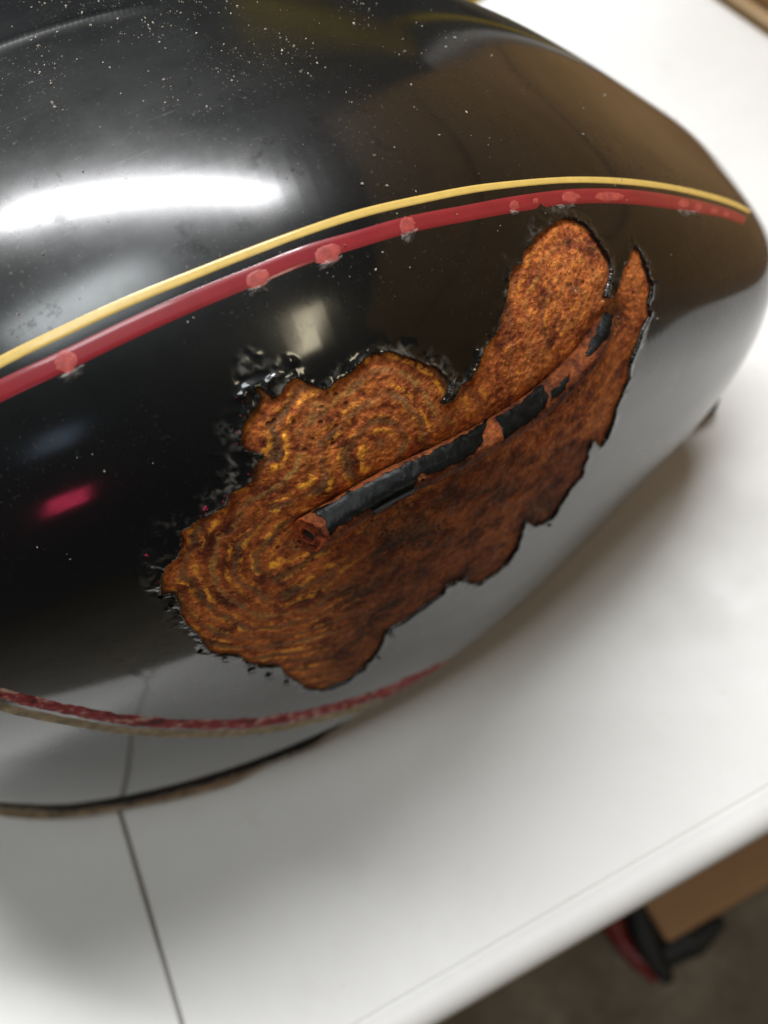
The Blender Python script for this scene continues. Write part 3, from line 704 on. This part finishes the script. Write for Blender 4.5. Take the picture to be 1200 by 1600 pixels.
# open crusted end
ax0 = -ct[0]; e_in = .0021
prof = [(0.0, 1.0), (.0004, .97), (.0005, .90), (-.0004, .78), (.0002, .66), (.0006, .60), (.0002, .48), (-.0012, .42), (-.008, .36)]
EV = []; ring0 = tube_pts(np.zeros(NA_), ta); c_r = ring0.mean(0); ax0 = mdir
for off, rr in prof:
    q_ = ring0 - c_r; q_ = q_ - np.outer(q_ @ ax0, ax0); q_ = q_ / np.linalg.norm(q_, axis=1)[:, None] * RAD * .95; wq = smooth(np.array(1 - rr), 0, .3)
    p = c_r + ax0 * off + ((ring0 - c_r) * (1 - wq) + q_ * wq) * rr + (cn[0] * -.0004) * (1 - rr)
    if rr < 1 and off > -.004: p = p + ax0 * (.0008 * fbm(p * 520, 4, 101))[:, None] + (.0004 * fbm(p * 700, 3, 103))[:, None] * cn[0]
    EV.append(p)
EV = np.array(EV); F = grid_faces(len(prof), NA_, True); V = EV.reshape(-1, 3)
n_ = np.cross(V[F[80, 1]] - V[F[80, 0]], V[F[80, 2]] - V[F[80, 0]])
if n_ @ ax0 < 0: F = F[:, ::-1]
o = link('tube_mouth', np_mesh('tube_mouth', V, F), M_RUST_MOUTH, tube); child_local(o)
bm = bmesh.new(); bm.faces.new([bm.verts.new(p) for p in EV[-2]]); me = bpy.data.meshes.new('bore_shade'); bm.to_mesh(me); bm.free()  # dark disc closing the hole, its colour stands in for the shade inside
child_local(link('bore_shade', me, M_GAP, tube))
# remains of black paint on the tube: (position along, angle round) outlines, angle 0 = lower side, pi/2 = face, pi = upper side
def tube_px(px):
    pr = proj(tube_pts(LI.astype(float), TA)); cc = cax[LI]; vis = ((TV - cc) * (TV - CAM)).sum(-1) < 0
    pr[~vis] = 1e6; out = []
    for p in px:
        d = ((pr - np.array(p)) ** 2).sum(-1); j = np.unravel_index(d.argmin(), d.shape); out.append((j[0], ta[j[1]]))
    return np.array(out, float)
def tube_flake(px, name='paint_flake', h=.00035):
    px = np.array(px, float); x0, y0 = px.min(0) - 3; x1, y1 = px.max(0) + 3
    # fine grid over tube, keep the faces whose picture position lies in the outline
    l0, l1 = tube_px(px)[:, 0].min() - 6, tube_px(px)[:, 0].max() + 6
    ls = np.arange(max(l0, 0), min(l1, NT_ - 1), .45); an = np.linspace(-1.3, 2.6, 170)
    LL, AA = np.meshgrid(ls, an, indexing='ij'); base = tube_pts(LL, AA)
    pr = proj(base); pr = pr + 4.5 * np.stack([fbm(base * 500, 3, 111), fbm(base * 500, 3, 113)], -1)
    x, y = pr[..., 0].ravel(), pr[..., 1].ravel(); inn = np.zeros(len(x), bool)
    for (xa, ya1), (xb, yb) in zip(px, np.roll(px, -1, 0)):
        if ya1 == yb: continue
        mk = (y > min(ya1, yb)) & (y <= max(ya1, yb)); xi = xa + (y[mk] - ya1) / (yb - ya1) * (xb - xa); inn[mk] ^= x[mk] < xi
    n, m = LL.shape; F = grid_faces(n, m); F = F[inn[F].all(1)]
    if not len(F): return
    dE = .00018 * fbm(base * 300, 3, 115) + h
    top = tube_pts(LL, AA, dE).reshape(-1, 3); low = tube_pts(LL, AA, -.0003).reshape(-1, 3); nv = n * m
    e = np.concatenate([F[:, [0, 1]], F[:, [1, 2]], F[:, [2, 3]], F[:, [3, 0]]]); es = np.sort(e, 1); key = es[:, 0].astype(np.int64) * nv + es[:, 1]
    u, idx, cnt = np.unique(key, return_index=True, return_counts=True); be = e[idx[cnt == 1]]
    W_ = np.stack([be[:, 1], be[:, 0], be[:, 0] + nv, be[:, 1] + nv], -1)
    V = np.concatenate([top, low]); vv, ff, _ = compact(V, np.concatenate([F, W_]))
    kf = len(F) // 2; n_ = np.cross(V[F[kf, 1]] - V[F[kf, 0]], V[F[kf, 2]] - V[F[kf, 0]])
    if n_ @ cn[int(l0) if l0 > 0 else 0] < 0: ff = ff[:, ::-1]
    o = link(name, np_mesh(name, vv, ff), M_FLAKE, tube); child_local(o)
tube_flake([(487,800),(520,785),(580,753),(640,722),(700,694),(745,668),(762,655),(757,680),(742,706),(712,724),(686,738),(656,741),(647,760),(646,780),(636,778),(618,782),(600,800),(592,806),(575,794),(552,806),(528,822),(515,836),(508,812)])
tube_flake([(772,655),(800,640),(840,607),(848,602),(858,622),(850,640),(826,660),(788,686),(782,668)])
tube_flake([(858,612),(872,600),(868,618),(862,628)])
tube_flake([(872,600),(893,578),(880,612),(866,622)])
tube_flake([(918,545),(946,484),(958,492),(954,522),(926,552),(913,560)])

# ---- loose paint flakes standing off the ragged edge
def edge_flake(px, size, lift_mm, seed):
    r_ = np.random.default_rng(seed); ba = on_tank([px])[0]; a = np.linspace(0, 2 * math.pi, 9, endpoint=False) + r_.uniform(0, 1)
    rr = size * (.55 + .6 * r_.random(9)) * np.where(np.arange(9) % 2, 1, .7); st = r_.uniform(.45, 1.0); an = r_.uniform(0, math.pi)
    q = np.stack([rr * np.cos(a), st * rr * np.sin(a)], -1); q = q @ np.array([[math.cos(an), math.sin(an)], [-math.sin(an), math.cos(an)]])
    tdir = r_.normal(size=2); tdir /= np.linalg.norm(tdir); V = []
    lay = []
    for f in (0, .5, 1.0):
        for p in (q * f if f else q[:1] * 0):
            h = .0004 + lift_mm * .001 * (.5 + .5 * (p @ tdir) / size) ** 1.5 if (.5 + .5 * (p @ tdir) / size) > 0 else .0004
            b, a_ = ba[0] + p[0] * mB, ba[1] + p[1] * mA
            V.append(tuple(surf(b, a_) + norm_out(b, a_) * h))
    fs = [(0, 1 + i, 1 + (i + 1) % 9) for i in range(9)] + [(1 + i, 10 + i, 10 + (i + 1) % 9, 1 + (i + 1) % 9) for i in range(9)]
    me = bpy.data.meshes.new('paint_flake'); me.from_pydata(V, [], fs); me.update()
    bm = bmesh.new(); bm.from_mesh(me); bmesh.ops.solidify(bm, geom=list(bm.faces), thickness=.00018); bmesh.ops.recalc_face_normals(bm, faces=bm.faces); bm.to_mesh(me); bm.free()
    o = link('paint_flake', me, M_FLAKE, tank, smooth=False); child_local(o)
for i, (x, y, s_, l_) in enumerate([(250,930,.0014,1.0),(266,948,.0012,.9),(312,1014,.0018,1.0),(352,1031,.0016,.9),(394,1048,.0024,1.2),(420,1058,.0022,1.3),(448,1068,.0016,1.0),(955,445,.0018,1.2),(1022,440,.0022,1.2),(1012,410,.0018,1.2),(838,812,.0020,1.2),(855,818,.0016,1.0),(725,903,.0024,1.2),(742,908,.0018,1.2),(700,908,.0016,1.2),(612,992,.0018,1.0),(590,1024,.0016,1.0)]):
    edge_flake((x, y), s_, l_, 200 + i)

# ---- bottom seam: black crusted bead and tan lip
bb = np.linspace(.25, BMAX - .02, 700)
base = surf(bb, np.zeros_like(bb)); tg = np.gradient(base, axis=0); tg /= np.linalg.norm(tg, axis=1)[:, None]
ow = np.stack([tg[:, 1], -tg[:, 0], np.zeros(len(bb))], -1); ow /= np.linalg.norm(ow, axis=1)[:, None]
ow *= np.sign((ow * np.array([0, -1.0, 0])).sum(-1))[:, None]
upz = np.array([0, 0, 1.0])
bx_ = proj(base)[:, 0]; ins_ = smooth(bx_, 470, 620); base = base - ow * (.010 * ins_)[:, None] + upz * .0015; lipw = (1 - smooth(bx_, 330, 480)) * (1 + .7 * smooth(bx_, 200, -60)); base = base + ow * (.003 * smooth(bx_, 200, -60))[:, None]
aa = np.linspace(0, 2 * math.pi, 20, endpoint=False)
rb_ = (.0030 + .0013 * smooth(bx_, 330, 120)) * (1 + .35 * fbm(base * 90, 3, 131))
V = base[:, None] + (ow * .0026 + upz * .0022)[:, None] + rb_[:, None, None] * (np.cos(aa)[None, :, None] * ow[:, None] * 1.15 + np.sin(aa)[None, :, None] * upz)
V = V + (.0011 * fbm(V * 330, 4, 133))[..., None] * (np.cos(aa)[None, :, None] * ow[:, None] + np.sin(aa)[None, :, None] * upz)
F = grid_faces(len(bb), 20, True); Vf = V.reshape(-1, 3)
k_ = 300 * 20 + 5; n_ = np.cross(Vf[F[k_, 1]] - Vf[F[k_, 0]], Vf[F[k_, 2]] - Vf[F[k_, 0]])
if n_ @ upz < 0: F = F[:, ::-1]
o = link('seam_bead', np_mesh('seam_bead', Vf, F), M_CRUST, tank); child_local(o)
pr_ = [(-.004, -.0018), (.0040, -.0020), (.0062, -.0028), (.0080, -.0042), (.0086, -.0060), (.0078, -.0078), (.0050, -.0082), (-.004, -.0082)]
V = np.stack([base + ow * (w * lipw)[:, None] + upz * h if w > 0 else base + ow * w + upz * h for w, h in pr_], 1); V = V + upz * (.00025 * fbm(V * 60, 2, 141))[..., None]
F = grid_faces(len(bb), len(pr_)); Vf = V.reshape(-1, 3); F = outward(Vf, F, ow[350] * .3 + upz)
o = link('seam_lip', np_mesh('seam_lip', Vf, F), M_BARE, tank); child_local(o)

# ---- black bracket under the nose and a rubber foot further back
f0 = plane_pt(1100, 668, 0)
child_local(box('mounting_bracket', (f0[0] - .004, f0[1] + .004, 0.0005), (f0[0] + .013, f0[1] + .045, .026), M_BLACK, tank, .003))
c_ = surf_gv(np.array(1.25), np.array(2.0))
child_local(box('rubber_foot', (c_[0] - .03, c_[1] - .03, .0005), (c_[0] + .03, c_[1] + .03, .012), M_BLACK, tank, .003))

# ------------------------------------------------------------------ dust and grit lying on the crown
def grit(n):
    V = []; F = []
    oct_ = np.array([(1,0,0),(0,1,0),(-1,0,0),(0,-1,0),(0,0,1),(0,0,-1)], float); of = [(0,1,4),(1,2,4),(2,3,4),(3,0,4),(1,0,5),(2,1,5),(3,2,5),(0,3,5)]
    px = []
    while len(px) < n:
        x, y = rng.uniform(0, 1100), rng.uniform(-30, 1000)
        w = .9 * math.exp(-((y - 60) / 70) ** 2) * (1 if x < 480 else math.exp(-((x - 480) / 160) ** 2)) + .022 * (y < 520) + .008
        if y > 560 and x > 240: continue
        w *= 2.0 * float(smooth(fbm(np.array([x / 70.0, y / 45.0, 3.3]), 3, 7), -.15, .5)) + .12
        if rng.random() < w: px.append((x, y))
    ba = on_tank(px); p = surf(ba[:, 0], ba[:, 1]); nn = norm_out(ba[:, 0], ba[:, 1])
    for i in range(len(p)):
        s = min(.0005, .00011 * math.exp(rng.normal() * .75)); k = oct_ * s * rng.uniform(.5, 1.5, 3); r_ = rng.normal(size=(3, 3)); q_, _ = np.linalg.qr(r_)
        F += [tuple(j + len(V) for j in f) for f in of]; V += [tuple(v) for v in (k @ q_ + p[i] + nn[i] * s * .4)]
    me = bpy.data.meshes.new('dust'); me.from_pydata(V, [], F); me.update(); return me
o = link('dust', grit(1000), simple('pale grit', (.60, .54, .45), .8, 900, .3), smooth=False)
tag(o, 'pale specks of dust and grit on the top of the tank', 'dust', kind='stuff')
